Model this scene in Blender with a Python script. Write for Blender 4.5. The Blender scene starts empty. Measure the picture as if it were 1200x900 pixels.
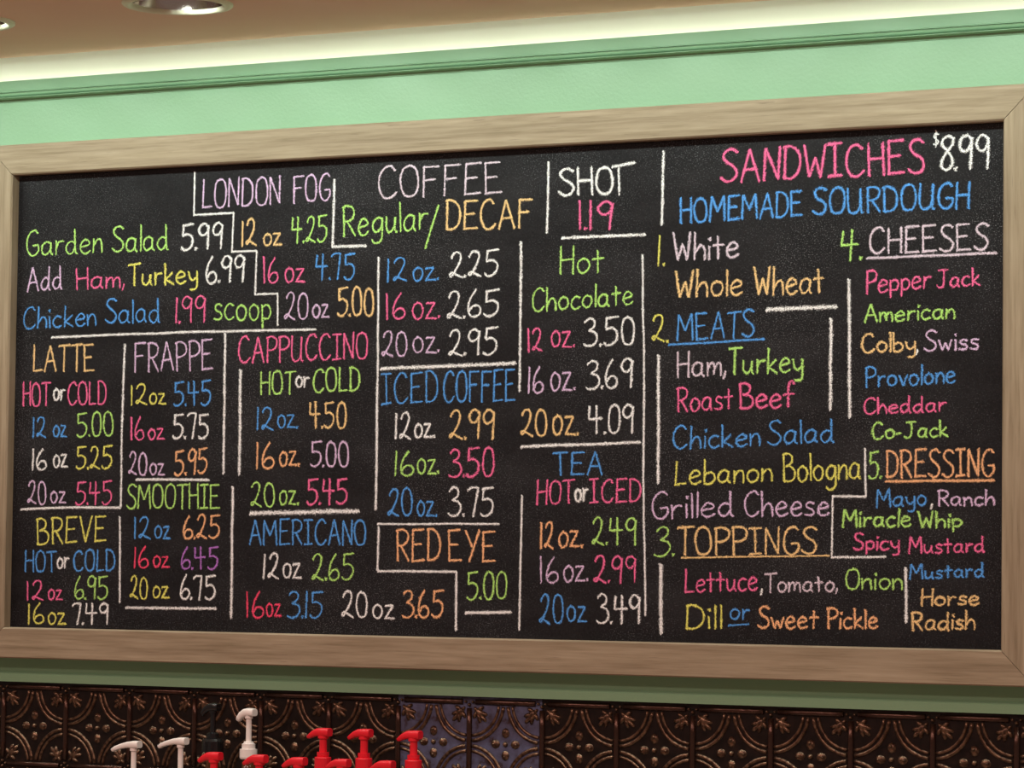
import bpy, bmesh, math, random
from mathutils import Vector, Matrix

# ------------------------------------------------------------------ camera, world, lights, exposure
S = bpy.context.scene
C = bpy.context.collection
Z0 = 1.95                                     # height of the menu board's centre
F = 4000.0                                    # focal length in pixels of the 1200 px wide frame
CAM = Vector((3.4237, -6.0782, Z0 - 0.3613))
YAW, PIT, ROL = 0.4993, 0.0545, 0.0123
fw = Vector((-math.sin(YAW)*math.cos(PIT), math.cos(YAW)*math.cos(PIT), math.sin(PIT)))
rt0 = Vector((math.cos(YAW), math.sin(YAW), 0)); up0 = rt0.cross(fw)
rt = math.cos(ROL)*rt0 + math.sin(ROL)*up0
up = -math.sin(ROL)*rt0 + math.cos(ROL)*up0
cd = bpy.data.cameras.new('camera'); cam = bpy.data.objects.new('camera', cd); C.objects.link(cam)
cd.sensor_fit = 'HORIZONTAL'; cd.sensor_width = 36.0; cd.lens = 36.0*F/1200.0
cd.clip_start = 0.1; cd.clip_end = 60
m = Matrix.Identity(4)
for i in range(3):
    m[i][0] = rt[i]; m[i][1] = up[i]; m[i][2] = -fw[i]; m[i][3] = CAM[i]
cam.matrix_world = m
S.camera = cam
S.view_settings.view_transform = 'Standard'; S.view_settings.look = 'None'
S.view_settings.gamma = 1.0; S.view_settings.use_curve_mapping = False
S.view_settings.exposure = 0.0

W = bpy.data.worlds.new('world'); S.world = W; W.use_nodes = True
W.node_tree.nodes['Background'].inputs[0].default_value = (1.0, 0.74, 0.62, 1)
W.node_tree.nodes['Background'].inputs[1].default_value = 0.20

def ray(px, py):
    return (fw*F + rt*(px-600.0) + up*(450.0-py)).normalized()
def on_y(px, py, y):                          # point of a wall-parallel plane
    d = ray(px, py); return CAM + d*((y-CAM.y)/d.y)
def on_z(px, py, z):
    d = ray(px, py); return CAM + d*((z-CAM.z)/d.z)

WALL = 0.045                                  # wall face; the frame's front is y = 0
SLATE = 0.026
Z_PANEL = on_y(600, 53, WALL).z               # top edge of the green wall
Z_CEIL = on_y(600, 20, 0.0).z
DL = on_z(208, 4, Z_CEIL)                     # first recessed downlight

def lamp(kind, name, loc, energy, col, **k):
    d = bpy.data.lights.new(name, kind); o = bpy.data.objects.new(name, d); C.objects.link(o)
    o.location = loc; d.energy = energy; d.color = col
    for a, b in k.items(): setattr(d, a, b)
    return o
# downlights in the row along the wall (two of their cans are in view, the rest are unseen, with lamps added between cans for evenness)
DLX = [DL.x + 0.235*i for i in range(-8, 16)]
for x in DLX:
    o = lamp('SPOT', 'downlight_and_extra_lamp', (x, DL.y, Z_CEIL - 0.014), 5.4, (0.88, 1.0, 0.90), spot_size=math.radians(112), spot_blend=0.35, shadow_soft_size=0.03)
    o.rotation_euler = (math.radians(40), 0, 0)      # wall-washer: the lamp is tilted towards the wall
# added warm fill lamps, unseen, near the ceiling in front of the board
for x in (-2.2, -1.1, 0.0, 1.1, 2.2):
    o = lamp('AREA', 'fill_lamp', (x, -1.7, Z_CEIL - 0.01), 7, (1.0, 0.70, 0.63), shape='DISK', size=0.35)
for x in (-1.5, 0.2, 1.9):
    o = lamp('AREA', 'fill_lamp', (x, -2.5, Z_CEIL - 0.01), 13, (1.0, 0.70, 0.64), shape='DISK', size=0.4)

# ------------------------------------------------------------------ materials
def mat(name, base=(.5, .5, .5), rough=.5, metal=0.0, spec=.5):
    M = bpy.data.materials.new(name); M.use_nodes = True
    b = M.node_tree.nodes['Principled BSDF']
    b.inputs['Base Color'].default_value = (*base, 1); b.inputs['Roughness'].default_value = rough
    b.inputs['Metallic'].default_value = metal; b.inputs['Specular IOR Level'].default_value = spec
    return M, M.node_tree, b
def node(t, kind, **k):
    n = t.nodes.new(kind)
    for a, b in k.items():
        if a.startswith('i_'): n.inputs[a[2:].replace('_', ' ')].default_value = b
        else: setattr(n, a, b)
    return n
def noise(t, scale, detail=3, mapscale=None, coord='Object', rough=.5):
    tc = node(t, 'ShaderNodeTexCoord'); src = tc.outputs[coord]
    if mapscale:
        mp = node(t, 'ShaderNodeMapping'); mp.inputs['Scale'].default_value = mapscale
        t.links.new(src, mp.inputs['Vector']); src = mp.outputs[0]
    n = node(t, 'ShaderNodeTexNoise'); n.inputs['Scale'].default_value = scale; n.inputs['Detail'].default_value = detail
    n.inputs['Roughness'].default_value = rough
    t.links.new(src, n.inputs['Vector']); return n.outputs['Fac']
def ramp(t, src, stops):
    r = node(t, 'ShaderNodeValToRGB'); t.links.new(src, r.inputs[0])
    e = r.color_ramp.elements
    while len(e) < len(stops): e.new(.5)
    for q, (p, c) in zip(e, stops):
        q.position = p; q.color = (*c, 1) if len(c) == 3 else c
    return r.outputs[0]
def mix(t, fac, a, b, mode='MIX'):
    n = node(t, 'ShaderNodeMix', data_type='RGBA', blend_type=mode)
    for s, v in ((0, fac), (6, a), (7, b)):
        if hasattr(v, 'is_linked'): t.links.new(v, n.inputs[s])
        else: n.inputs[s].default_value = v if s == 0 else (*v, 1)
    return n.outputs[2]
def bump(t, b, h, strength, dist=.001):
    n = node(t, 'ShaderNodeBump'); n.inputs['Strength'].default_value = strength; n.inputs['Distance'].default_value = dist
    t.links.new(h, n.inputs['Height']); t.links.new(n.outputs[0], b.inputs['Normal'])

def green_paint(name, base):
    M, t, b = mat(name, base, .42, 0, .45)
    c = ramp(t, noise(t, 3.0, 2), [(.3, tuple(v*.94 for v in base)), (.7, base)])
    t.links.new(c, b.inputs['Base Color']); bump(t, b, noise(t, 160, 3), .35, .0012); return M
GREEN = (.235, .42, .25)
M_green = green_paint('green_wall_paint', GREEN)
M_trimgreen = green_paint('green_trim_paint', (.235, .42, .25))
M_white, t, b = mat('cove_white_paint', (.82, .83, .76), .8)
M_ceil, t, b = mat('ceiling_paint', (.62, .45, .33), .9)
t.links.new(ramp(t, noise(t, 2, 3), [(.3, (.80, .575, .44)), (.7, (.85, .62, .48))]), b.inputs['Base Color'])
bump(t, b, noise(t, 90, 2), .1)
M_floor, t, b = mat('floor_vinyl', (.25, .17, .12), .5)
t.links.new(ramp(t, noise(t, 12, 4), [(.3, (.62, .47, .36)), (.7, (.75, .58, .45))]), b.inputs['Base Color'])

def wood(name, ms):
    M, t, b = mat(name, (.4, .35, .27), .55, 0, .3)
    g = ramp(t, noise(t, 1.0, 6, ms, rough=.6), [(.28, (.24, .185, .115)), (.45, (.32, .25, .165)), (.6, (.375, .30, .205)), (.8, (.45, .37, .265))])
    g2 = ramp(t, noise(t, 1.0, 4, tuple(v*.28 for v in ms)), [(.35, (.78, .76, .74)), (.65, (1.0, 1.0, 1.0))])
    c = mix(t, 1.0, g, g2, 'MULTIPLY')
    fl = ramp(t, noise(t, 1.0, 2, tuple(v*2.1 for v in ms)), [(.66, (0, 0, 0)), (.72, (1, 1, 1))])
    fac = node(t, 'ShaderNodeMath', operation='MULTIPLY'); t.links.new(fl, fac.inputs[0]); fac.inputs[1].default_value = .45
    c = mix(t, fac.outputs[0], c, (.13, .09, .06))
    t.links.new(c, b.inputs['Base Color']); bump(t, b, noise(t, 1.0, 5, tuple(v*2 for v in ms)), .2, .0004)
    return M
M_woodx = wood('weathered_wood_rail', (6, 60, 120))
M_woodz = wood('weathered_wood_stile', (120, 60, 6))

# slate: black, slightly glossy, with chalk dust rubbed into it
M_slate, t, b = mat('chalkboard_slate', (.02, .019, .02), .6, 0, .18)
base = ramp(t, noise(t, 220, 3), [(.3, (.004, .0037, .0045)), (.75, (.012, .011, .013))])
speck = ramp(t, noise(t, 420, 2), [(.58, (0, 0, 0)), (.70, (1, 1, 1))])
dust = ramp(t, noise(t, 3.2, 5, rough=.6), [(.38, (.06, .06, .06)), (.70, (.75, .75, .75))])
mm = node(t, 'ShaderNodeMath', operation='MULTIPLY'); t.links.new(speck, mm.inputs[0]); t.links.new(dust, mm.inputs[1])
c = mix(t, mm.outputs[0], base, (.30, .31, .33))
smear = ramp(t, noise(t, 1, 4, (5, 5, 14)), [(.45, (0, 0, 0)), (.8, (.035, .035, .035))])
c = mix(t, smear, c, (.3, .3, .32))
t.links.new(c, b.inputs['Base Color'])
bump(t, b, noise(t, 350, 3), .5, .0006)
M_edge, _, _ = mat('black_backing', (.012, .011, .011), .8)

def srgb(r, g, b):
    f = lambda v: (v/255/12.92) if v/255 <= .04045 else ((v/255+.055)/1.055)**2.4
    return tuple(f(v) for v in (r, g, b))
CH = {'G': ('green', (190, 240, 130)), 'Y': ('yellow', (240, 236, 120)), 'P': ('pink', (250, 118, 168)), 'B': ('blue', (96, 165, 240)),
      'T': ('tan', (250, 212, 150)), 'O': ('orange', (253, 192, 142)), 'L': ('lilac', (230, 200, 235)), 'W': ('white', (250, 250, 250)),
      'V': ('violet', (186, 122, 208)), 'K': ('pale lilac', (230, 214, 228)), 'R': ('red-pink', (248, 84, 120))}
MCH = {}
for k, (nm, rgb) in CH.items():
    M, t, b = mat('chalk_' + nm.replace(' ', '_').replace('-', '_'), srgb(*rgb), 1.0, 0, .1)
    uv = node(t, 'ShaderNodeTexCoord'); sp = node(t, 'ShaderNodeSeparateXYZ'); t.links.new(uv.outputs['UV'], sp.inputs[0])
    a = node(t, 'ShaderNodeMath', operation='SUBTRACT'); t.links.new(sp.outputs[1], a.inputs[0]); a.inputs[1].default_value = .5
    a2 = node(t, 'ShaderNodeMath', operation='ABSOLUTE'); t.links.new(a.outputs[0], a2.inputs[0])
    a3 = node(t, 'ShaderNodeMapRange'); t.links.new(a2.outputs[0], a3.inputs[0])   # 0 centre .. .5 edge
    a3.inputs[1].default_value = .10; a3.inputs[2].default_value = .5; a3.inputs[3].default_value = .36; a3.inputs[4].default_value = .64
    n = noise(t, 520, 3, rough=.7)
    d = node(t, 'ShaderNodeMath', operation='SUBTRACT'); t.links.new(n, d.inputs[0]); t.links.new(a3.outputs[0], d.inputs[1])
    e = node(t, 'ShaderNodeMath', operation='MULTIPLY', use_clamp=True); t.links.new(d.outputs[0], e.inputs[0]); e.inputs[1].default_value = 8.0
    pr = noise(t, 55, 2)
    p2 = node(t, 'ShaderNodeMapRange'); t.links.new(pr, p2.inputs[0]); p2.inputs[1].default_value = .3; p2.inputs[2].default_value = .6
    p2.inputs[3].default_value = .88; p2.inputs[4].default_value = 1.0
    g = node(t, 'ShaderNodeMath', operation='MULTIPLY'); t.links.new(e.outputs[0], g.inputs[0]); t.links.new(p2.outputs[0], g.inputs[1])
    t.links.new(g.outputs[0], b.inputs['Alpha'])
    MCH[k] = M

def plastic(name, base, r=.35):
    M, t, b = mat(name, base, r, 0, .5)
    b.inputs['Subsurface Weight'].default_value = 0.0
    return M
M_red = plastic('red_plastic', (.80, .012, .028)); M_cream = plastic('white_plastic', (.90, .86, .82)); M_blackp = plastic('black_plastic', (.008, .008, .009), .18)
M_chrome, _, _ = mat('chrome_reflector', (.62, .55, .52), .12, 1.0)
M_ring, _, _ = mat('trim_ring_paint', (.72, .72, .55), .4)
M_bulb, t, b = mat('lamp_glass', (.9, .85, .75), .3)
M_steel, _, _ = mat('counter_steel', (.25, .22, .2), .4, .7)
M_syrup, t, b = mat('syrup_bottle', (.10, .035, .012), .12); 
M_label, _, _ = mat('bottle_label', (.6, .5, .35), .6)
M_led, t, b = mat('led_strip', (1, 1, 1), .5)
b.inputs['Emission Color'].default_value = (1.0, .96, .76, 1); b.inputs['Emission Strength'].default_value = 5.0

# embossed tin: dark bronze ground, rubbed copper high points, bluish ground on part of it
def blue_mask(t):
    g = node(t, 'ShaderNodeNewGeometry'); s = node(t, 'ShaderNodeSeparateXYZ'); t.links.new(g.outputs['Position'], s.inputs[0])
    return s.outputs[0]
M_tin, t, b = mat('tin_ground', (.02, .01, .008), .34, .55, .5)
t.links.new(ramp(t, noise(t, 60, 4), [(.3, (.008, .0045, .0038)), (.7, (.024, .013, .010))]), b.inputs['Base Color'])
bump(t, b, noise(t, 45, 3), .35, .0015)
M_tinhi, t, b = mat('tin_rubbed_copper', (.16, .085, .05), .30, .8, .5)
t.links.new(ramp(t, noise(t, 140, 3), [(.35, (.055, .028, .018)), (.65, (.20, .12, .075))]), b.inputs['Base Color'])
M_tinblue, t, b = mat('tin_ground_blue', (.1, .1, .15), .6, .0, .3)
t.links.new(ramp(t, noise(t, 35, 5, rough=.65), [(.36, (.03, .012, .012)), (.46, (.07, .07, .12)), (.7, (.11, .12, .22))]), b.inputs['Base Color'])
bump(t, b, noise(t, 260, 3), .3, .0008)

# ------------------------------------------------------------------ builders
def link(name, me, parent=None, mats=None):
    o = bpy.data.objects.new(name, me); C.objects.link(o)
    if parent: o.parent = parent
    if mats and not me.materials:
        for q in (mats if isinstance(mats, (list, tuple)) else [mats]): me.materials.append(q)
    return o
def obj(name, bm, mats, parent=None, smooth=False):
    me = bpy.data.meshes.new(name)
    bmesh.ops.recalc_face_normals(bm, faces=bm.faces[:])
    bm.to_mesh(me); bm.free()
    if smooth:
        for p in me.polygons: p.use_smooth = True
    return link(name, me, parent, mats)
def thing(name, label, cat, loc=(0, 0, 0), group=None):
    o = bpy.data.objects.new(name, None); C.objects.link(o); o.location = loc; o.empty_display_size = .02
    o['label'] = label; o['category'] = cat
    if group: o['group'] = group
    return o
def box(bm, x0, x1, y0, y1, z0, z1, mi=0):
    v = [bm.verts.new((x, y, z)) for x in (x0, x1) for y in (y0, y1) for z in (z0, z1)]
    for f in ((0, 1, 3, 2), (4, 6, 7, 5), (0, 4, 5, 1), (2, 3, 7, 6), (0, 2, 6, 4), (1, 5, 7, 3)):
        bm.faces.new([v[i] for i in f]).material_index = mi
def prism_x(bm, prof, x0, x1, mi=0):          # profile of (y, z) extruded along x
    a = [bm.verts.new((x0, y, z)) for y, z in prof]; b_ = [bm.verts.new((x1, y, z)) for y, z in prof]; n = len(prof)
    for i in range(n):
        bm.faces.new((a[i], a[(i+1) % n], b_[(i+1) % n], b_[i])).material_index = mi
    bm.faces.new(a); bm.faces.new(b_[::-1])
def lathe(bm, prof, n=20, cx=0, cy=0, mi=0, cap=True):   # (r, z) rings about z
    rings = [[bm.verts.new((cx+r*math.cos(2*math.pi*i/n), cy+r*math.sin(2*math.pi*i/n), z)) for i in range(n)] for r, z in prof]
    for A, B in zip(rings, rings[1:]):
        for i in range(n): bm.faces.new((A[i], A[(i+1) % n], B[(i+1) % n], B[i])).material_index = mi
    if cap:
        bm.faces.new(rings[0]).material_index = mi; bm.faces.new(rings[-1][::-1]).material_index = mi
def struct(o): o['kind'] = 'structure'; return o

# ------------------------------------------------------------------ setting
XL, XR, YF = -4.5, 4.8, -9.0
ZT = on_y(600, 817.5, WALL).z                  # lower edge of the green wall, top of the tin tiles
bm = bmesh.new(); box(bm, XL, XR, WALL, WALL+.02, ZT, Z_PANEL); struct(obj('wall_back', bm, M_green))
bm = bmesh.new(); box(bm, XL, XR, WALL+.006, WALL+.02, 0, ZT-.001); struct(obj('wall_lower', bm, M_green))
# white cove wall behind the green panel
bm = bmesh.new(); box(bm, XL, XR, .12, .16, 1.6, Z_PANEL+.6); box(bm, XL, XR, WALL+.02, .12, Z_PANEL-.08, Z_PANEL-.06)
struct(obj('trim_1', bm, M_white))
bm = bmesh.new(); box(bm, XL, XR, .070, .080, Z_PANEL-.058, Z_PANEL-.030)
led = obj('cove_light_strip', bm, M_led); led['label'] = 'long white light strip hidden behind the top edge of the green wall'; led['category'] = 'light strip'
# ceiling with round holes for the downlights
R_H = .100
CAN_X = [on_z(-45, 25, Z_CEIL).x, DL.x]
bm = bmesh.new()
h = .14
ys = [YF, DL.y-h, DL.y+h, 0.03]
def quad(x0, x1, y0, y1):
    vs = [bm.verts.new(p) for p in ((x0, y0, Z_CEIL), (x1, y0, Z_CEIL), (x1, y1, Z_CEIL), (x0, y1, Z_CEIL))]; bm.faces.new(vs)
quad(XL, XR, ys[0], ys[1]); quad(XL, XR, ys[2], ys[3])
xs = XL
for cx in CAN_X:
    quad(xs, cx-h, ys[1], ys[2]); N = 48
    inner = []; outer = []
    for i in range(N):
        a = 2*math.pi*i/N; c_, s_ = math.cos(a), math.sin(a); k = h/max(abs(c_), abs(s_))
        inner.append(bm.verts.new((cx+R_H*c_, DL.y+R_H*s_, Z_CEIL))); outer.append(bm.verts.new((cx+k*c_, DL.y+k*s_, Z_CEIL)))
    for i in range(N): bm.faces.new((inner[i], inner[(i+1) % N], outer[(i+1) % N], outer[i]))
    xs = cx+h
quad(xs, XR, ys[1], ys[2])
vs = [bm.verts.new(p) for p in ((XL, .03, Z_CEIL), (XR, .03, Z_CEIL), (XR, .03, Z_CEIL+.02), (XL, .03, Z_CEIL+.02))]; bm.faces.new(vs)
bm2 = bm; struct(obj('ceiling', bm2, M_ceil))
bm = bmesh.new(); box(bm, XL, XR, YF, .24, -.02, 0); struct(obj('floor', bm, M_floor))

# moulding bead running along the green wall
zt = on_y(600, 66.5, WALL).z; zb = on_y(600, 80.5, WALL).z; hh = zt-zb
prof = [(WALL, zt), (WALL-.004, zt), (WALL-.006, zt-hh*.05), (WALL-.006, zt-hh*.10), (WALL-.001, zt-hh*.11), (WALL-.001, zt-hh*.17)]
for i in range(11):
    a = math.pi/2 - math.pi*i/10
    prof.append((WALL-.004-.018*math.cos(a), zt-hh*.42+hh*.25*math.sin(a)))
prof += [(WALL-.012, zt-hh*.68), (WALL-.028, zt-hh*.70), (WALL-.030, zt-hh*.74), (WALL-.030, zt-hh*.77), (WALL-.004, zt-hh*.80), (WALL-.003, zb), (WALL, zb)]
bm = bmesh.new(); prism_x(bm, prof, XL, XR); struct(obj('trim_2', bm, M_trimgreen))
# narrow green ledge strip capping the tiles
z1 = on_y(600, 805.5, WALL).z
bm = bmesh.new(); prism_x(bm, [(WALL, z1), (WALL-.010, z1-.002), (WALL-.012, z1-.004), (WALL-.012, ZT), (WALL, ZT)], XL, XR)
struct(obj('trim_3', bm, M_trimgreen))

# ------------------------------------------------------------------ recessed downlights
for i, cx in enumerate(CAN_X):
    r_ = thing('recessed_downlight', ['round recessed downlight cut by the left edge of the photo', 'whole round recessed downlight in the brown ceiling with chrome inside'][i], 'ceiling light', (cx, DL.y, Z_CEIL), 'downlights in the ceiling')
    bm = bmesh.new(); lathe(bm, [(.112, 0), (.112, -.003), (.108, -.006), (.100, -.007), (.094, -.005), (.092, 0), (.092, .004)], 48, cap=False); obj('trim_ring', bm, M_ring, r_, True)
    bm = bmesh.new(); lathe(bm, [(.092, .002), (.090, .02), (.082, .05), (.068, .08), (.055, .095), (.055, .11)], 48, cap=False); obj('reflector', bm, M_chrome, r_, True)
    bm = bmesh.new(); lathe(bm, [(.0545, .109), (.040, .092), (.02, .084), (.004, .082)], 24); obj('bulb', bm, M_bulb, r_, True)

# ------------------------------------------------------------------ menu board
HW, HH, FWD = 1.1596, .5, .0675
board = thing('menu_board', 'large framed black chalkboard menu with coloured chalk writing on the green wall', 'menu board', (0, WALL, Z0))
def world_child(o, parent):                    # geometry is given in world coordinates
    o.parent = parent; o.matrix_parent_inverse = Matrix.Translation(-parent.location); return o
def rail(side):
    bm = bmesh.new(); ch = .0025; ci = .0035; g = .0007
    # cross-section: (distance from inner edge outward, y)
    sec = [(0, SLATE+.004), (0, ci), (ci*.9, 0), (FWD-ch, 0), (FWD, ch), (FWD, WALL), (0.004, WALL)]
    ends = []
    for s in (-1, 1):
        ring = []
        for d, y in sec:
            if side in 'TB':
                k = 1 if side == 'T' else -1
                ring.append(bm.verts.new((s*(HW+d-g), y, Z0+k*(HH+d))))
            else:
                k = 1 if side == 'R' else -1
                ring.append(bm.verts.new((k*(HW+d), y, Z0+s*(HH+d-g))))
        ends.append(ring)
    n = len(sec); A, B = ends
    for i in range(n): bm.faces.new((A[i], A[(i+1) % n], B[(i+1) % n], B[i]))
    bm.faces.new(A); bm.faces.new(B[::-1])
    o = obj('frame_rail', bm, M_woodx if side in 'TB' else M_woodz); world_child(o, board)
for s in 'TBLR': rail(s)
bm = bmesh.new(); box(bm, -HW-.006, HW+.006, SLATE, SLATE+.006, Z0-HH-.006, Z0+HH+.006)
slate = world_child(obj('slate_panel', bm, M_slate), board)

# ---- single-stroke hand lettering: cap height 10; L = straight pieces, S = smooth curve (a doubled point is a corner)
G = {
'A': 'L 0 0 2.5 10 5 0|L 1 3.6 4.2 3.9', 'B': 'L .3 0 .3 10|S 0 9.7 2 10 3.6 8.7 3.2 6.4 .9 5.4 .9 5.4 3.2 5.2 4.6 3.3 4 .8 2.2 0 .1 .2',
'C': 'S 4.4 8.6 3.4 10 1.5 9.2 .3 6.5 .3 3 1.5 .3 3.3 .1 4.8 1.8', 'D': 'L .3 0 .3 9.8|S 0 9.8 2 9.8 3.9 8 4.5 5 3.9 1.8 2.2 .2 .1 .2',
'E': 'L .3 0 .3 9.9|L .2 9.8 4.2 10|L .3 5.2 3.3 5.4|L .2 .1 4.4 .3', 'F': 'L .3 0 .4 9.9|L .2 9.8 4.4 10|L .4 5.4 3.4 5.6',
'G': 'S 4.3 8.8 3.2 10 1.4 9 .3 6.4 .3 3 1.4 .4 3.2 0 4.6 1.8 4.6 4 4.6 4 2.6 3.9', 'H': 'L .2 0 .3 10|L 4.2 0 4.3 10|L .3 5 4.3 5.3',
'I': 'L 1.7 .2 1.7 9.8|L 0 9.8 3.5 10|L 0 0 3.4 .3', 'J': 'S 3.4 9.9 3.5 5 3.1 1 1.5 0 .2 1.2|L 1.2 9.8 5.2 10', 'K': 'L .2 0 .2 10|L 4 9.6 .3 4.6 4.4 0',
'L': 'L .4 9.9 .2 .2|L .2 .2 3.8 .5', 'M': 'L 0 0 .6 9.9 3 3.6 5.3 10 5.8 0', 'N': 'L .1 0 .3 9.9 3.9 .2 4.2 10', 'O': 'S 2.5 10 .8 9 .1 6 .2 3 1 .6 2.5 0 4 .8 4.7 3.5 4.6 7 3.8 9.3 2.3 10',
'P': 'L .4 0 .4 9.8|S 0 9.7 2.2 10 4.2 8.8 4.2 6.4 2.6 5 .5 4.7', 'R': 'L .4 0 .4 9.8|S 0 9.7 2.2 10 4 8.8 3.9 6.4 2.4 5 .6 4.8|L 1.6 4.9 4.3 0', 'S': 'S 4.2 9 3 10 1.3 9.5 .6 7.8 1.6 6 3.4 4.6 4.3 2.6 3.4 .5 1.6 0 0 1.2',
'T': 'L 2.3 0 2.4 9.9|L 0 9.6 4.9 10', 'U': 'S .2 10 .1 4 .6 .8 2 0 3.6 1.2 4.2 4 4.2 4 4.3 10 4.3 10 4.3 .8 4.9 .2', 'V': 'L 0 10 2.3 0 4.6 10', 'W': 'L 0 10 1.4 .2 3 6 4.4 0 5.6 10', 'Y': 'L 0 10 2.4 4.8|L 4.8 10 1.6 0',
'a': 'S 3.6 4.6 2.2 5.3 .6 4.2 .1 2 1 .3 2.4 .5 3.5 2.2 3.7 5 3.7 5 3.5 1.2 4.3 .1', 'b': 'S .3 10 .2 .2 .2 .2 1.8 0 3.4 1.2 3.5 3.4 2.2 4.8 .4 4', 'c': 'S 3.3 4.6 2 5.3 .5 4 .1 2 1 .2 2.2 0 3.5 .8',
'd': 'S 3.4 4.4 2 5 .5 3.8 .1 1.8 1.2 .1 2.6 .6 3.5 2.6|S 3.6 9.6 3.6 1.2 4.3 0', 'e': 'S .4 2.6 3.4 3.4 3.1 4.8 1.8 5.4 .5 4 .1 2 1 .2 2.4 0 3.8 1', 'f': 'S 3.6 9 2.6 10 1.7 8.8 1.5 5 1.5 0|L 0 4.9 3.4 5.2',
'g': 'S 3.5 4.7 2 5.2 .5 3.8 .3 1.8 1.4 .4 2.8 1 3.6 2.8 3.7 5 3.7 5 3.8 -1.5 2.8 -3.2 1.2 -3.3 .2 -2.4', 'h': 'L .2 9.8 .1 0|S .3 2.6 1.6 4.8 2.8 4.9 3.5 3 3.6 0',
'i': 'L .3 4.9 .3 0|L .4 7.6 .5 7.9', 'k': 'L .2 9.6 .2 0|L 3 5.2 .4 2.4 3.6 0', 'l': 'L .3 9.6 .3 0', 'm': 'L .2 5 .2 0|S .3 2.8 1.3 4.8 2.3 4.6 2.6 2.8 2.6 .2 2.6 .2 2.8 2.8 3.8 4.8 4.8 4.5 5.1 2.6 5.2 0',
'n': 'L .2 5 .2 0|S .3 2.8 1.5 4.8 2.7 4.9 3.3 3 3.4 0', 'o': 'S 1.9 5.2 .6 4.3 .1 2.4 .9 .4 2 0 3.2 .8 3.8 2.8 3.2 4.6 1.7 5.2', 'p': 'L .3 4.9 .3 -2.4|S .3 4 1.8 5.1 3.3 4.2 3.6 2.4 2.6 .6 .5 .7',
'r': 'L .3 5 .3 0|S .3 2.6 1.4 4.6 3 4.8', 's': 'S 2.9 4.6 1.9 5.2 .6 4.6 .8 3.2 2.4 2.4 3 1.2 2 .1 0 .4', 't': 'L 1.5 8 1.6 .1|L 0 5 3.3 5.2', 'u': 'S .2 5 .2 1.8 1 .2 2.2 .6 3.2 2.4 3.4 5 3.4 5 3.3 1.2 4 0', 'v': 'L 0 5 1.7 0 3.3 5',
'w': 'L 0 5 1.2 0 2.4 3.8 3.6 0 4.8 5', 'y': 'L .1 5 .6 2 1.9 1 3.4 2.4|S 3.6 5 3.6 -1.4 2.8 -3 1 -3', 'z': 'L .1 5 3.2 5.1 .3 .4|L .1 .2 3.9 .1',
'0': 'S 2 10 .8 9 .2 6 .3 3 1 .6 2.1 0 3.3 .8 3.9 3.5 3.8 7 3.1 9.3 1.8 10', '1': 'L .3 9.8 .2 0', '2': 'S .5 8 1.4 9.8 2.8 10 3.5 8.4 3 5.6 1.7 2.6 .6 .6 .1 1.2 1 2 2.4 1 4.1 0', '3': 'S .4 8.8 1.8 10 3.3 9.2 3.2 7 1.4 5.6 1.4 5.6 3.4 4.8 4.1 2.6 3 .5 1.2 0 0 .7',
'4': 'S .6 9.6 .2 5.2 .2 5.2 4.6 5.4|L 2.9 9.9 2.7 0', '5': 'S .8 9.6 .6 5.6 .6 5.6 2.4 6 3.9 4.6 3.8 2 2.4 .2 .9 0 0 .9|L .6 9.5 4.2 10', '6': 'S 2.4 10 .9 7 .2 3.6 .5 1 1.8 0 3.4 .9 3.7 2.8 2.8 4.2 1.4 3.8 .5 2.2',
'7': 'S .2 9 1.4 10 3.6 9.9 3.6 9.9 3 5 2.2 0', '8': 'S 3.6 9 2.2 10 .7 9 .7 7.4 2 5.6 3.4 3.4 3.4 1.2 2 0 .6 1 .6 3 2 5.4 3.4 7.4 3.6 9', '9': 'S 3.4 8.8 2.2 10 .8 9.2 .2 7.2 1 5.5 2.4 5.7 3.3 7.4 3.6 9.4 3.6 9.4 3.3 5 3.1 0',
'.': 'L .2 .3 .35 .5', ',': 'L .9 1.2 .2 -1.4', '/': 'L 0 -1.6 2.6 10', '-': 'L 0 2.8 2.2 3', '$': 'S 2.6 8.2 1.2 9 .2 7.4 1.4 5.6 2.6 4 1.4 2.2 0 3|L 1.4 10.4 1.3 1'}
def parse(g):
    out = []
    for s in g.split('|'):
        p = s.split(); v = [float(q) for q in p[1:]]
        out.append((p[0], list(zip(v[::2], v[1::2]))))
    return out
GP = {k: parse(v) for k, v in G.items()}
GW = {k: max(p[0] for _, s in v for p in s) for k, v in GP.items()}
def catmull(P, n=6):
    if len(P) < 3: return P
    out = []
    Q = [P[0]] + P + [P[-1]]
    for i in range(1, len(Q)-2):
        p0, p1, p2, p3 = Q[i-1], Q[i], Q[i+1], Q[i+2]
        if p1 == p2: continue
        for k in range(n):
            t_ = k/n; t2 = t_*t_; t3 = t2*t_
            out.append(tuple(.5*((2*p1[j])+(-p0[j]+p2[j])*t_+(2*p0[j]-5*p1[j]+4*p2[j]-p3[j])*t2+(-p0[j]+3*p1[j]-3*p2[j]+p3[j])*t3) for j in (0, 1)))
    out.append(P[-1]); return out
rnd = random.Random(7)
strokes_done = 0
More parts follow.
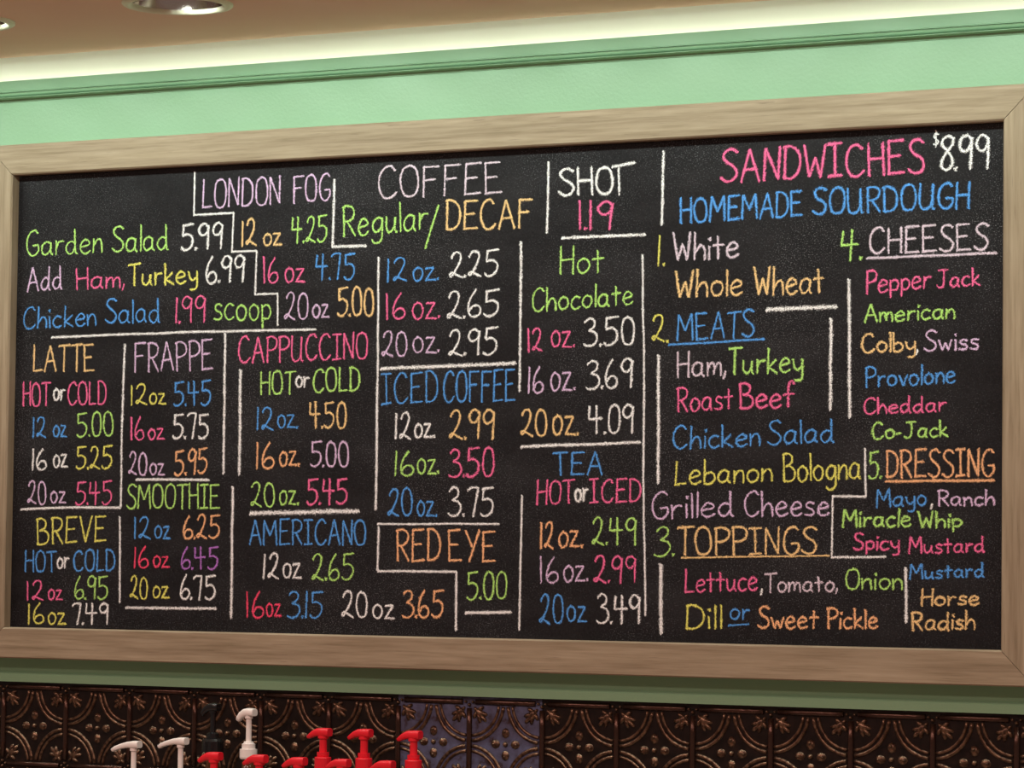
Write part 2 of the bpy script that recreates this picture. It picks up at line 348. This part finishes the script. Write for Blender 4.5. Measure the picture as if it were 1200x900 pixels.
class Chalk:
    def __init__(self): self.v = []; self.f = []; self.uv = []
    def stroke(self, pts, w, jag=.12, taper=0):    # pts: (x, z) on the slate, metres
        global strokes_done
        strokes_done += 1
        dz = .00006*(strokes_done % 9)
        # resample
        L = [0]
        for a, b_ in zip(pts, pts[1:]): L.append(L[-1]+math.hypot(b_[0]-a[0], b_[1]-a[1]))
        tot = L[-1]
        step = max(.0022, tot/160)
        n = max(2, int(tot/step)); P = []
        j = 0
        for i in range(n+1):
            s = tot*i/n
            while j < len(L)-2 and L[j+1] < s: j += 1
            k = (s-L[j])/max(1e-9, L[j+1]-L[j])
            P.append((pts[j][0]+(pts[j+1][0]-pts[j][0])*k, pts[j][1]+(pts[j+1][1]-pts[j][1])*k))
        dirs = []
        for i in range(len(P)):
            a = P[max(0, i-1)]; b_ = P[min(len(P)-1, i+1)]; l = math.hypot(b_[0]-a[0], b_[1]-a[1]) or 1
            dirs.append(((b_[0]-a[0])/l, (b_[1]-a[1])/l))
        # rounded ends
        d0, d1 = dirs[0], dirs[-1]; r = w*.5
        P = [(P[0][0]-d0[0]*r*.7, P[0][1]-d0[1]*r*.7)] + P + [(P[-1][0]+d1[0]*r*.7, P[-1][1]+d1[1]*r*.7)]
        dirs = [d0] + dirs + [d1]
        b0 = len(self.v); ph = rnd.uniform(0, 9); press = rnd.uniform(.92, 1.1)
        for i, (p, d) in enumerate(zip(P, dirs)):
            e = .5 if i in (0, len(P)-1) else 1
            ww = r*1.24*e*press*(1+.10*math.sin(i*.35+ph)+.07*math.sin(i*1.1+2*ph))
            if taper: ww *= (1-taper) + taper*i/len(P)
            nx, nz = -d[1], d[0]
            j1 = 1+rnd.uniform(-jag, jag); j2 = 1+rnd.uniform(-jag, jag)
            y = SLATE-.00025-dz
            self.v += [(p[0]+nx*ww*j1, y, p[1]+nz*ww*j1), (p[0], y-.00035, p[1]), (p[0]-nx*ww*j2, y, p[1]-nz*ww*j2)]
            ev = .5 if e == 1 else .48
            u = i*.1
            self.uv += [(u, .5-ev), (u, .5 if e == 1 else .1), (u, .5+ev)]
        for i in range(len(P)-1):
            a = b0+3*i
            self.f += [(a, a+1, a+4, a+3), (a+1, a+2, a+5, a+4)]
    def build(self, name, key, label=None):
        me = bpy.data.meshes.new(name); me.from_pydata(self.v, [], self.f); me.materials.append(MCH[key])
        ul = me.uv_layers.new(name='UVMap')
        for lp in me.loops: ul.data[lp.index].uv = self.uv[lp.vertex_index]
        me.update()
        o = link(name, me); o.parent = slate
        if label: o['label'] = label
        return o
def b2(px, py):
    p = on_y(px, py, SLATE); return (p.x, p.z)
PXM = 1/560.0
def text(s, key, x0, x1, y0, y1, h, w=3.6, gap=1.15, lab=None):
    # s fitted between picture columns x0..x1 of the board, baseline from y0 to y1, cap height h
    adv = 0; pos = []
    for ch in s:
        if ch == ' ': adv += 2.6; continue
        g = gap
        if ch in '.,' and pos: adv -= .5
        if ch == '1': g = gap*1.25
        pos.append((ch, adv)); adv += GW[ch] + (g if ch not in '.,' else gap*.8)
        if ch == 'T': adv -= .5
    tot = max(p+GW[c] for c, p in pos)
    m_ = w*.45; X0, X1 = x0+m_, x1-m_
    ck = Chalk()
    sx = (X1-X0)/tot; sy = (h-w*.8)/10.0
    for ch, a in pos:
        jy = rnd.uniform(-.22, .22); js = 1+rnd.uniform(-.03, .03); sh = rnd.uniform(-.025, .035)
        for kind, P in GP[ch]:
            Q = []
            for (gx, gy) in P:
                Q.append((gx+rnd.uniform(-.09, .09)+gy*sh, gy*js+jy+rnd.uniform(-.1, .1)))
            for q in range(1, len(P)):
                if P[q] == P[q-1]: Q[q] = Q[q-1]
            if kind == 'S': Q = catmull(Q)
            pts = []
            for gx, gy in Q:
                px = X0 + (a+gx)*sx; k = (px-x0)/max(1, x1-x0)
                pts.append(b2(px, y0+(y1-y0)*k - w*.4 - gy*sy))
            if ch in '.' or (ch == 'i' and P[0][1] > 7): ck.stroke(pts, w*1.4*PXM)
            else: ck.stroke(pts, w*PXM)
    nm = CH[key][0]
    ck.build('chalk_lettering', key, '%s chalk lettering %s' % (nm, lab if lab else 'reading ' + s))
def line(pts, w=4.4, key='W', n='chalk_line', lab=None, taper=0):
    ck = Chalk()
    for seg in zip(pts, pts[1:]):
        a, b_ = seg; L_ = math.hypot(a[0]-b_[0], a[1]-b_[1]); k = max(1, int(L_/25)); P = []
        for i in range(k+1):
            f = i/k; wob = 0 if i in (0, k) else rnd.uniform(-.35, .35)
            P.append(b2(a[0]+(b_[0]-a[0])*f+wob, a[1]+(b_[1]-a[1])*f+wob))
        ck.stroke(catmull(P, 5), w*PXM, .08, taper)
    ck.build(n, key, lab or 'white chalk dividing line')

TX = '''
Garden|G|29.5|121|301|296.7|33
Salad|G|130|199|296.7|294|33
5.99|W|211|262.5|295|292|33|4.4
Add|L|31|74.5|343|340|30
Ham,|P|88|147.5|340.5|338|28
Turkey|Y|149|233|337|332.5|29|4
6.99|W|240|288|334|331|34|4.2
Chicken|B|26|114|387|382|28
Salad|B|122.5|189|380|379|31
1.99|P|204|242.5|380|379|33
scoop|G|249.5|319|376.5|376|38
LONDON|L|235.5|330|245.5|240.5|36
FOG|L|342|388|239|236|34
12|T|282|302|290|289|33
oz|T|307|332|289.5|288|29
4.25|G|340|385|287|284.5|33
Regular|G|400.5|502.5|278|269.5|38
DECAF|T|521|625|271|268|37
COFFEE|K|442|589|234|227.5|39
16|P|307.5|327|333|333|33
oz|P|332.5|359|332|332|33
4.75|B|368|417.5|330|328|33
20|L|332|362|376|375|34
oz|L|365|387.5|373|373|31
5.00|T|394|439.5|372.5|371|36
12|B|452.5|478|332|330|30
oz.|B|482.5|515|331|329|31
2.25|W|525|585|327|325|33
16|P|452|475.5|375|375|33
oz.|P|482|516|375|374|40
2.65|W|522.5|586|375|371|34
20|L|446|478|419.5|418|32
oz.|L|482.5|516|415|414|38
2.95|W|524.5|584|419|416|34
ICED|B|446|514.5|475|472.5|38
COFFEE|B|518|605|472.5|470.5|39
12|W|461|483|516|516|33
oz.|W|484|510.5|514|514|33
2.99|T|525|581|516|515.5|37
16|G|461|486|559|559|31
oz.|G|487.5|515.5|557|556|35
3.50|P|525|580|560.5|559.5|37|4
20|B|453|484.5|607|605|35
oz.|B|487.5|513|606|606|36
3.75|W|524|580|607|606|37|4
RED|O|463|517.5|659|658|40|4
EYE|O|524|582|659|659|39|4
5.00|G|546|595|704|702.5|35
SHO|W|653|720|230|229|34|4.4
1.19|P|677|719|270.5|270.5|37|4.2
Hot|G|654.5|709|323|320|35
Chocolate|G|622|743|367|357.5|30
12|P|617.5|637|414|413|30
oz.|P|644.5|674.5|408|408|37
3.50|W|683|745|407.5|405|36
16|L|617.5|638|462|462|33
oz.|L|644|675|459|459|42
3.69|W|685|743|457.5|455|36
20|T|609|642.5|512.5|512.5|33
oz.|T|646|679|511|511|45
4.09|W|688|744.5|510|508|36
TEA|B|647.5|707.5|558|558|29
HOT|P|627.5|675|592.5|591|30
or|W|672|691|589|589|31|4.6
ICED|P|690|752|591|589|30
12|O|632|650|644|644|33
oz.|O|653|684|642.5|642.5|37
2.49|G|692.5|747.5|640|640|34
16|L|632|655|684|684|33
oz.|L|659|690|682.5|682.5|38
2.99|P|695|747|684|684|34
20|B|630.5|661|732|732|36
oz|B|663|689|730|730|36
3.49|W|698|752|732|732|36
LATTE|T|37.5|112|437.5|435.5|34
FRAPPE|L|156|251|437|434.5|37
HOT|P|25.5|61|477|477|30
or|W|61|78|470.5|470.5|27|4
COLD|P|78|126|476|475|30
12|B|37|55.5|514|514|26
oz|B|61|80|513|513|28
5.00|G|89|134|513|512|31
16|W|36|56|552.5|552.5|28
oz|W|61|81|549|549|30
5.25|Y|88|132.5|550.5|550.5|29
20|L|31|55.5|592|592|29
oz|L|58|79|590.5|590.5|27
5.45|P|87.5|132.5|592.5|592.5|30
12|Y|152.5|174|475.5|475.5|26
oz|Y|174|196|475|475|26
5.45|B|202|249|477|475|31
16|P|152|170|517|517|30
oz|P|172.5|194|516|516|26
5.75|W|201|246|515|515|32
20|L|149|173|558|558|29
oz|L|174.5|194.5|557.5|557.5|28
5.95|O|203|244.5|558|556|32
SMOOTHIE|G|147|259|597|597|31
BREVE|Y|42|125.5|639|636|33
HOT|B|28|68|671|671|27
or|W|65.5|82.5|667.5|667.5|26|4
COLD|B|85|136|670.5|670.5|27
12|P|30.5|52.5|705|705|25
oz|P|55|75|704|704|25
6.95|G|86|128|703|703|29
16|Y|32|53|732.5|732.5|26
oz|Y|55|79|732.5|732.5|27
7.49|W|82.5|129|733|733|27
12|B|156|177.5|633|633|28
oz|B|180|201|632.5|632.5|30
6.25|O|213|259|632.5|632.5|30
16|R|155.5|175|667|667|27
oz|R|178|200|666|666|26
6.45|V|211|257|668|668|28
20|Y|151|174|703|703|28
oz|Y|177.5|200|702|702|28
6.75|W|209.5|254.5|704|704|31
CAPPUCCINO|P|278|432|427|421|33
HOT|G|304|347.5|464|462.5|29
or|W|345|364|455|455|26|4.2
COLD|G|365.5|423|461|459|30
12|B|299.5|322|505|505|29
oz.|B|324|350|502.5|502.5|31
4.50|T|361|407|503|503|33
16|O|299|322.5|551|551|33
oz.|O|326|352|547|547|34
5.00|L|362.5|410|548|548|32
20|G|292.5|323|595|595|31
oz.|G|326|351|592.5|592.5|34
5.45|P|358|409|592.5|592.5|33|4
AMERICANO|B|291|430|640|639.5|32
12|W|307|328|680|680|32
oz|W|330|355|679|679|34
2.65|G|364|416|681|681|33
16|R|288|310|725|725|33
oz|R|311|331|724|724|31
3.15|B|335.5|379.5|725|725|33
20|W|399|432|725|725|33
oz|W|435.5|464|726|726|34
3.65|O|470|521|725|725|35
SANDWICHES|P|843|1085.5|215|204.5|42|4.8
8.99|W|1099|1161.5|202|198|42|4.6
HOMEMADE|B|795.5|942|263|254|32|4.2
SOURDOUGH|B|950.5|1137.5|253|245|33|4.2
1.|Y|769.5|779.5|313|312|37
White|K|788|867|307.5|303|35|4
Whole|T|790|871.5|351.5|347|35|4
Wheat|T|883|967|348|345|36|4
2.|Y|762.5|784|402|402|34
MEATS|B|792|885.5|401|396|34
Ham,|K|792|852|444|441|33|4
Turkey|G|852|942|440|437.5|33|4
Roast|P|792.5|860|484|481|31
Beef|P|865.6|932.7|481|478|32|4
Chicken|B|787.5|892|528|523|29
Salad|B|898.5|978.5|523|519|31
Lebanon|Y|789|906|570|565|31
Bologna|Y|916.7|1010|566|562|36
Grilled|L|762|861|609.6|606|33
Cheese|L|871|973|606.5|605|32
3.|G|765.6|790.6|653.7|652|37
TOPPINGS|T|792|958|652|650.6|35
Lettuce|P|801.5|889|696|692.7|30
Tomato,|K|895|983|695|694|24
Onion|G|989.6|1059|692|691.7|26
Dill|Y|802.5|847|738.5|737.5|31
or|B|854|880|727|727|25
Sweet|O|887|960.4|738|737.5|28
Pickle|O|968|1030|738|737.5|26
4.|G|983|1011|308|306|40|4.2
CHEESES|K|1017|1159|299|294|33|3.8
Pepper|P|1013.5|1092|346|338|29
Jack|P|1096|1150|339|335.4|24
American|G|1012|1120|379|374.6|24
Colby|T|1008|1074|414.6|412.5|25
Swiss|L|1082|1148|413|410.4|26
Provolone|B|1013|1121|455|450|26
Cheddar|P|1011|1110|487|483|22
Co-Jack|G|1021|1112.5|516|512.7|22
5.|G|1017|1034|562.5|562|35
DRESSING|O|1037|1166|561|559.5|35
Mayo|B|1026|1087|596.5|593|24
Ranch|L|1098|1166.7|594|593|21
Miracle|G|986|1069|619.4|618|24|4
Whip|G|1075|1128.7|620|619|22|4
Spicy|P|999|1055|646|645|22
Mustard|P|1064|1155|650|648|22
Mustard|B|1065|1154.6|680|677|20
Horse|T|1078|1149|711|710|22
Radish|T|1067|1144|740|738.5|24'''
for L_ in TX.strip().split('\n'):
    q = L_.split('|'); n_ = [float(v) for v in q[2:]]
    lab = None
    if q[0] == 'Miracle': lab = 'on the line above Spicy Mustard, first word'
    if q[0] == 'Whip': lab = 'on the line above Spicy Mustard, second word'
    text(q[0], q[1], *n_[:5], w=(n_[5] if len(n_) > 5 else (3.9 if q[1] in 'WTO' else 3.5)), lab=lab)
text('$', 'W', 1093, 1101, 176, 175, 22, w=2.6)
text(',', 'W', 890, 895, 695, 695, 26); text(',', 'W', 1072, 1077, 414, 414, 22); text(',', 'W', 1089, 1094, 595, 595, 22)
ck = Chalk(); ck.stroke([b2(514, 241), b2(506, 266), b2(498.5, 291)], 4*PXM); ck.build('chalk_lettering', 'G', 'green chalk slash between Regular and DECAF')
ck = Chalk(); ck.stroke([b2(725, 196), b2(726, 228)], 4*PXM); ck.stroke([b2(718, 195.5), b2(744, 190.5)], 4.6*PXM); ck.build('chalk_lettering', 'W', 'white chalk lettering, the T of SHOT')
for p, w_ in (
 ([(228.5, 202), (227.5, 252), (274, 249.5), (272, 295), (301, 294), (299, 345), (325.5, 344), (325.5, 381)], 3.6),
 ([(392, 211), (390, 289), (429, 288)], 4.6), ([(61, 395.5), (210, 389.5), (370, 386)], 4.2), ([(444, 302), (442.5, 450), (440.5, 597)], 4.4),
 ([(610.5, 284), (610, 370), (609, 458)], 4.6), ([(447, 432), (604, 425.5)], 6), ([(643, 190.5), (641, 273)], 4.4), ([(778, 178), (775.6, 263)], 5),
 ([(753, 299), (755, 450), (754, 560), (756.5, 721)], 3.8), ([(612, 581), (608.7, 738)], 4.2), ([(659, 279), (756, 275)], 5), ([(611, 523.5), (680, 521), (750, 518)], 4.6),
 ([(443, 614), (585, 614)], 3.6), ([(444, 618), (442.5, 667), (444, 669.5), (535, 670), (534.5, 738.5)], 4.4), ([(546, 718), (599, 717.5)], 4.6),
 ([(146.5, 404), (143, 500), (141.5, 594)], 4.2), ([(140.5, 606), (140.5, 706)], 4.2), ([(264, 391), (262, 555)], 4.4), ([(282, 434), (280.5, 556)], 5.4),
 ([(273, 571), (271, 724)], 4.8), ([(25, 597), (90, 594.5), (141, 595)], 4.4), ([(160, 562), (245, 562.5)], 4.6), ([(148, 712), (253, 713)], 4.6),
 ([(294, 601.5), (420, 599)], 6.6), ([(899, 363), (980, 359.5)], 6.4), ([(772, 417), (771.5, 566)], 5.4), ([(974, 374), (973, 480)], 5.4), ([(995, 328), (996, 489)], 5),
 ([(774.6, 662), (775, 742)], 6.2), ([(1061.5, 666), (1062, 729)], 4.6), ([(1014, 526), (1014.8, 582), (976, 581.5), (974.8, 653), (1038, 652.5)], 3.6)):
    line(p, w_)
line([(784, 404), (896, 397.5)], 3.8, 'B', 'chalk_underline', 'blue chalk underline below MEATS')
line([(799, 653.5), (972, 651)], 3, 'T', 'chalk_underline', 'tan chalk underline below TOPPINGS')
line([(1016.5, 302.5), (1168, 296.5)], 4.4, 'K', 'chalk_underline', 'pale chalk underline below CHEESES')
line([(1038.5, 564), (1165, 563)], 4.8, 'O', 'chalk_underline', 'orange chalk underline below DRESSING')
line([(854, 733), (877.5, 731.5)], 3, 'B', 'chalk_underline', 'blue chalk underline below or')

# ------------------------------------------------------------------ embossed tin backsplash
YT = WALL
bars = [77, 152, 230, 308, 385, 464, 550, 636, 725, 813, 903, 998, 1094, 1190]
xw = [on_y(p, 830+.03*(p-600), YT).x for p in bars]
n = len(xw); mi_ = sum(range(n))/n; mx = sum(xw)/n
pitch = sum((i-mi_)*(x-mx) for i, x in enumerate(xw))/sum((i-mi_)**2 for i in range(n)); xo = mx-pitch*mi_
zrow = on_y(600, 824, YT).z                    # line of the upper horizontal bars
print('pitch', pitch, 'resid', max(abs(x-(xo+pitch*i)) for i, x in enumerate(xw)), 'rowh', on_y(30, 805, YT).z-on_y(30, 891, YT).z, 'ZC', Z_CEIL, 'ZP', Z_PANEL, 'DL', DL, 'ZT', ZT)
def half_tube(bm, pts, r, seg=4, mi=1, close=True):   # pts in (x, z); bulges to -y
    rings = []
    for i, p in enumerate(pts):
        a = pts[max(0, i-1)]; b_ = pts[min(len(pts)-1, i+1)]; l = math.hypot(b_[0]-a[0], b_[1]-a[1]) or 1
        nx, nz = -(b_[1]-a[1])/l, (b_[0]-a[0])/l
        rings.append([bm.verts.new((p[0]+nx*r*math.cos(math.pi*k/seg), -r*math.sin(math.pi*k/seg), p[1]+nz*r*math.cos(math.pi*k/seg))) for k in range(seg+1)])
    for A, B in zip(rings, rings[1:]):
        for k in range(seg):
            f = bm.faces.new((A[k], A[k+1], B[k+1], B[k])); f.material_index = mi; f.smooth = True
    if close:
        for R_ in (rings[0], rings[-1]): bm.faces.new(R_).material_index = mi
def blob(bm, cx, cz, a, b_, ang, hgt, mi=1, n=8):   # flattened half ellipsoid
    ca, sa = math.cos(ang), math.sin(ang)
    rings = []
    for rr, hh_ in ((1, 0), (.8, .6), (.4, .93)):
        rings.append([bm.verts.new((cx+ca*a*rr*math.cos(2*math.pi*k/n)-sa*b_*rr*math.sin(2*math.pi*k/n), -hgt*hh_, cz+sa*a*rr*math.cos(2*math.pi*k/n)+ca*b_*rr*math.sin(2*math.pi*k/n))) for k in range(n)])
    top = bm.verts.new((cx, -hgt, cz))
    for A, B in zip(rings, rings[1:]):
        for k in range(n):
            f = bm.faces.new((A[k], A[(k+1) % n], B[(k+1) % n], B[k])); f.material_index = mi; f.smooth = True
    for k in range(n):
        f = bm.faces.new((rings[-1][k], rings[-1][(k+1) % n], top)); f.material_index = mi; f.smooth = True
def tile_mesh(name, ground):
    bm = bmesh.new(); p = pitch
    box(bm, .0005, p-.0005, 0, .004, .0005, p-.0005, 0)
    for cx, cz, a0 in ((0, 0, 0), (p, 0, 90), (p, p, 180), (0, p, 270)):
        for r, w_ in ((.470, .024), (.408, .020)):
            pts = [(cx+p*r*math.cos(math.radians(a0+6+78*k/12)), cz+p*r*math.sin(math.radians(a0+6+78*k/12))) for k in range(13)]
            half_tube(bm, pts, p*w_)
        d = math.radians(a0+45)
        for off, dist, a, b_, sp in ((0, .20, .065, .040, 0), (30, .235, .05, .022, 9), (-30, .235, .05, .022, -9), (0, .275, .045, .022, 0), (75, .175, .04, .02, 18), (-75, .175, .04, .02, -18), (0, .125, .03, .016, 0)):
            an = math.radians(a0+45+sp)
            blob(bm, cx+p*dist*math.cos(an), cz+p*dist*math.sin(an), p*a*1.35, p*b_*1.35, d+math.radians(off), p*.03)
        d = math.radians(a0)
        blob(bm, p/2+p*.135*math.cos(d), p/2+p*.135*math.sin(d), p*.064, p*.055, d, p*.026)
        blob(bm, p/2+p*.155*math.cos(d), p/2+p*.155*math.sin(d), p*.026, p*.02, d, p*.042)
    blob(bm, p/2, p/2, p*.035, p*.035, 0, p*.035)
    half_tube(bm, [(0, p*.075), (0, p*.3), (0, p*.7), (0, p*.925)], p*.036, 6, 2)
    for z in (.035, .965): blob(bm, 0, p*z, p*.024, p*.024, 0, p*.036)
    half_tube(bm, [(p*.09, p), (p*.4, p), (p*.6, p), (p*.91, p)], p*.034, 6, 2)
    for x in (.05, .95): blob(bm, p*x, p, p*.02, p*.02, 0, p*.034)
    bmesh.ops.recalc_face_normals(bm, faces=bm.faces[:])
    me = bpy.data.meshes.new(name); bm.to_mesh(me); bm.free()
    for q in (ground, M_tinhi, M_tinbar): me.materials.append(q)
    return me
M_tinbar, t, b = mat('tin_bar_bronze', (.07, .035, .025), .25, .75, .5)
spl = thing('tin_backsplash', 'dark bronze embossed tin tile backsplash below the menu board', 'backsplash', (0, YT, zrow))
meA = tile_mesh('embossed_tile', M_tin); meB = tile_mesh('embossed_tile_blue', M_tinblue)
for r in range(4):
    for i in range(-3, 18):
        blue_tile = r < 3 and i in (5, 6)
        o = link('embossed_tile', meB if blue_tile else meA, spl)
        o.location = (xo+pitch*i, 0, -pitch*(r+1))
        if blue_tile: o['label'] = 'embossed tile with a bluish ground'
# plain strip of tin above the bars
bm = bmesh.new(); box(bm, xo-3*pitch, xo+7*pitch-.0005, 0, .004, .0005, ZT-zrow); obj('tin_edge_strip', bm, M_tin, spl)
bm = bmesh.new(); box(bm, xo+5*pitch, xo+7*pitch-.0005, -.0008, .0, .0005, ZT-zrow); obj('tin_edge_strip', bm, M_tinblue, spl)
bm = bmesh.new(); box(bm, xo+7*pitch+.0005, xo+18*pitch, -.0004, .004, .0005, ZT-zrow); obj('tin_edge_strip', bm, M_tin, spl)

# ------------------------------------------------------------------ counter, riser and syrup pumps
def loft(bm, secs, n=14):                      # secs: (x, z, halfheight, halfdepth, tilt)
    rings = []
    for x, z, hh_, hd, tl in secs:
        R_ = []
        for k in range(n):
            a = 2*math.pi*(k+.5)/n; c_, s_ = math.cos(a), math.sin(a)
            e = .55
            yy = hd*math.copysign(abs(c_)**e, c_); zz = hh_*math.copysign(abs(s_)**e, s_)
            R_.append(bm.verts.new((x-math.sin(tl)*zz, yy, z+math.cos(tl)*zz)))
        rings.append(R_)
    for A, B in zip(rings, rings[1:]):
        for k in range(n): bm.faces.new((A[k], A[(k+1) % n], B[(k+1) % n], B[k])).smooth = True
    bm.faces.new(rings[0]); bm.faces.new(rings[-1][::-1])
PUMPS = [  # px of stem, py of head top, depth y, kind, label
 (157, 868, -.16, 'long', 'cream pump with a long thin spout, leftmost of all the pumps'),
 (212, 864, -.16, 'long', 'cream pump with a long thin spout, second pump from the left'),
 (250, 824, -.085, 'dark', 'black pump behind the red ones, dark against the tin tiles'),
 (292, 830, -.12, 'tall', 'tall cream pump standing highest above its stepped collar'),
 (251, 881, -.30, 'low', 'low red pump furthest left, in front of the black pump'),
 (304, 884, -.30, 'low', 'low red pump overlapping the collar of the tall cream pump'),
 (350, 887, -.30, 'low', 'low red pump just left of the row of three raised red pumps'),
 (379, 853, -.16, 'red', 'raised red pump with collar showing, left one of three'),
 (401, 889, -.30, 'low', 'low red pump between the left and middle raised red pumps'),
 (427, 854, -.16, 'red', 'raised red pump with collar showing, middle one of three'),
 (453, 891, -.30, 'low', 'low red pump between the middle and right raised red pumps'),
 (485, 856, -.16, 'red', 'raised red pump with collar showing, right one of three')]
ZB = on_y(430, 854, -.16).z - .34              # back shelf top
ZF = on_y(350, 886, -.30).z - .34              # front shelf top
bm = bmesh.new()
box(bm, -1.9, 1.6, -.62, WALL-.009, ZF-.045, ZF); ctr = obj('counter', bm, M_steel)
ctr['label'] = 'counter top under the syrup bottles below the backsplash'; ctr['category'] = 'counter'
bm = bmesh.new(); box(bm, -1.85, 1.55, -.58, .0, 0, ZF-.045)
cab = obj('base_cabinet', bm, M_woodz); cab['label'] = 'plain cabinet carrying the counter'; cab['category'] = 'cabinet'
bm = bmesh.new(); box(bm, -1.75, .2, -.215, -.035, ZF+.0005, ZB)
rs = obj('bottle_riser', bm, M_steel); rs['label'] = 'low step behind the front bottles carrying the back bottles'; rs['category'] = 'riser'
cache = {}
def pump(px, py, y, kind, label):
    P = on_y(px, py, y); base = ZF if y < -.2 else ZB
    H = P.z-base
    col = {'long': M_cream, 'tall': M_cream, 'dark': M_blackp}.get(kind, M_red)
    g = {'long': 'cream syrup pumps with long spouts', 'low': 'low red syrup pumps', 'red': 'raised red syrup pumps'}.get(kind)
    r_ = thing('syrup_pump_bottle', label, 'pump bottle', (P.x, y, base), g)
    k = .00168                                   # metres per picture pixel at this distance
    bm = bmesh.new()
    if kind in ('low', 'red'):
        loft(bm, [(9.5*k, H-5.2*k, 4.6*k, 6*k, 0), (8.5*k, H-5.2*k, 5.2*k, 6.6*k, 0), (0, H-5.2*k, 5.2*k, 6.8*k, 0), (-7*k, H-5.4*k, 4.9*k, 6.2*k, .1), (-13*k, H-7.4*k, 3.9*k, 5*k, .35), (-18*k, H-10.2*k, 3.0*k, 4*k, .6), (-20.8*k, H-12*k, 2.5*k, 3.2*k, .8), (-22*k, H-12.8*k, 1.2*k, 1.6*k, .8)])
        sr, sl = 4.6*k, 31*k; cr = [(7.4, -29), (7.4, -33), (7, -34.5), (9.8, -35), (10.2, -36), (10.2, -62), (9.6, -64)]
    elif kind == 'long':
        loft(bm, [(8.8*k, H-4.6*k, 4.2*k, 6*k, 0), (7.8*k, H-4.6*k, 4.6*k, 6.4*k, 0), (0, H-4.6*k, 4.5*k, 6.2*k, .0), (-9*k, H-5.4*k, 3.8*k, 5*k, .12), (-19*k, H-7.6*k, 3.2*k, 4.2*k, .25), (-27*k, H-10.2*k, 2.8*k, 3.8*k, .4), (-31.5*k, H-12.8*k, 2.6*k, 3.4*k, .7), (-32.2*k, H-13.6*k, 1.8*k, 2.6*k, .8)])
        sr, sl = 3.4*k, 52*k; cr = [(6.5, -50), (6.5, -56), (8.5, -56.5), (8.5, -63), (11, -64), (11, -74)]
    else:
        loft(bm, [(8.6*k, H-5*k, 4.2*k, 6*k, 0), (7.6*k, H-5*k, 4.8*k, 6.4*k, 0), (0, H-4.6*k, 5*k, 6.4*k, .1), (-5*k, H-5.4*k, 4.8*k, 6*k, .3), (-10*k, H-8.2*k, 4.2*k, 5*k, .65), (-14*k, H-12.4*k, 3.4*k, 4.2*k, .9), (-15.6*k, H-15.4*k, 2.6*k, 3.6*k, 1.0)])
        sr, sl = 3.5*k, 43*k; cr = [(5.5, -40.5), (6.5, -43), (8.3, -43.5), (8.3, -49.5), (10.8, -50), (10.8, -60), (10, -62)]
        if kind == 'dark': cr = [(5, -36), (8, -38), (8, -43), (12, -44), (14, -47), (14, -60)]
    obj('pump_head', bm, col, r_)
    bm = bmesh.new(); lathe(bm, [(sr*1.45, H-9*k), (sr*1.45, H-12.5*k), (sr, H-13*k), (sr, H-sl)], 16); obj('pump_stem', bm, col, r_, False)
    bm = bmesh.new(); lathe(bm, [(a*k, H+b_*k) for a, b_ in cr], 22); obj('pump_collar', bm, col, r_, False)
    zc = H+cr[-1][1]*k + .001
    bm = bmesh.new(); lathe(bm, [(.013, zc), (.0135, zc-.03), (.02, zc-.055), (.028, zc-.085), (.030, zc-.10), (.030, .006), (.028, 0)], 24); bt = obj('bottle', bm, M_syrup, r_, True)
    bm = bmesh.new(); zt_ = (zc-.10)*.85; lathe(bm, [(.0306, zt_), (.0306, .03)], 24, cap=False); obj('blank_label', bm, M_label, bt, True)
    return r_
for a in PUMPS: pump(*a)
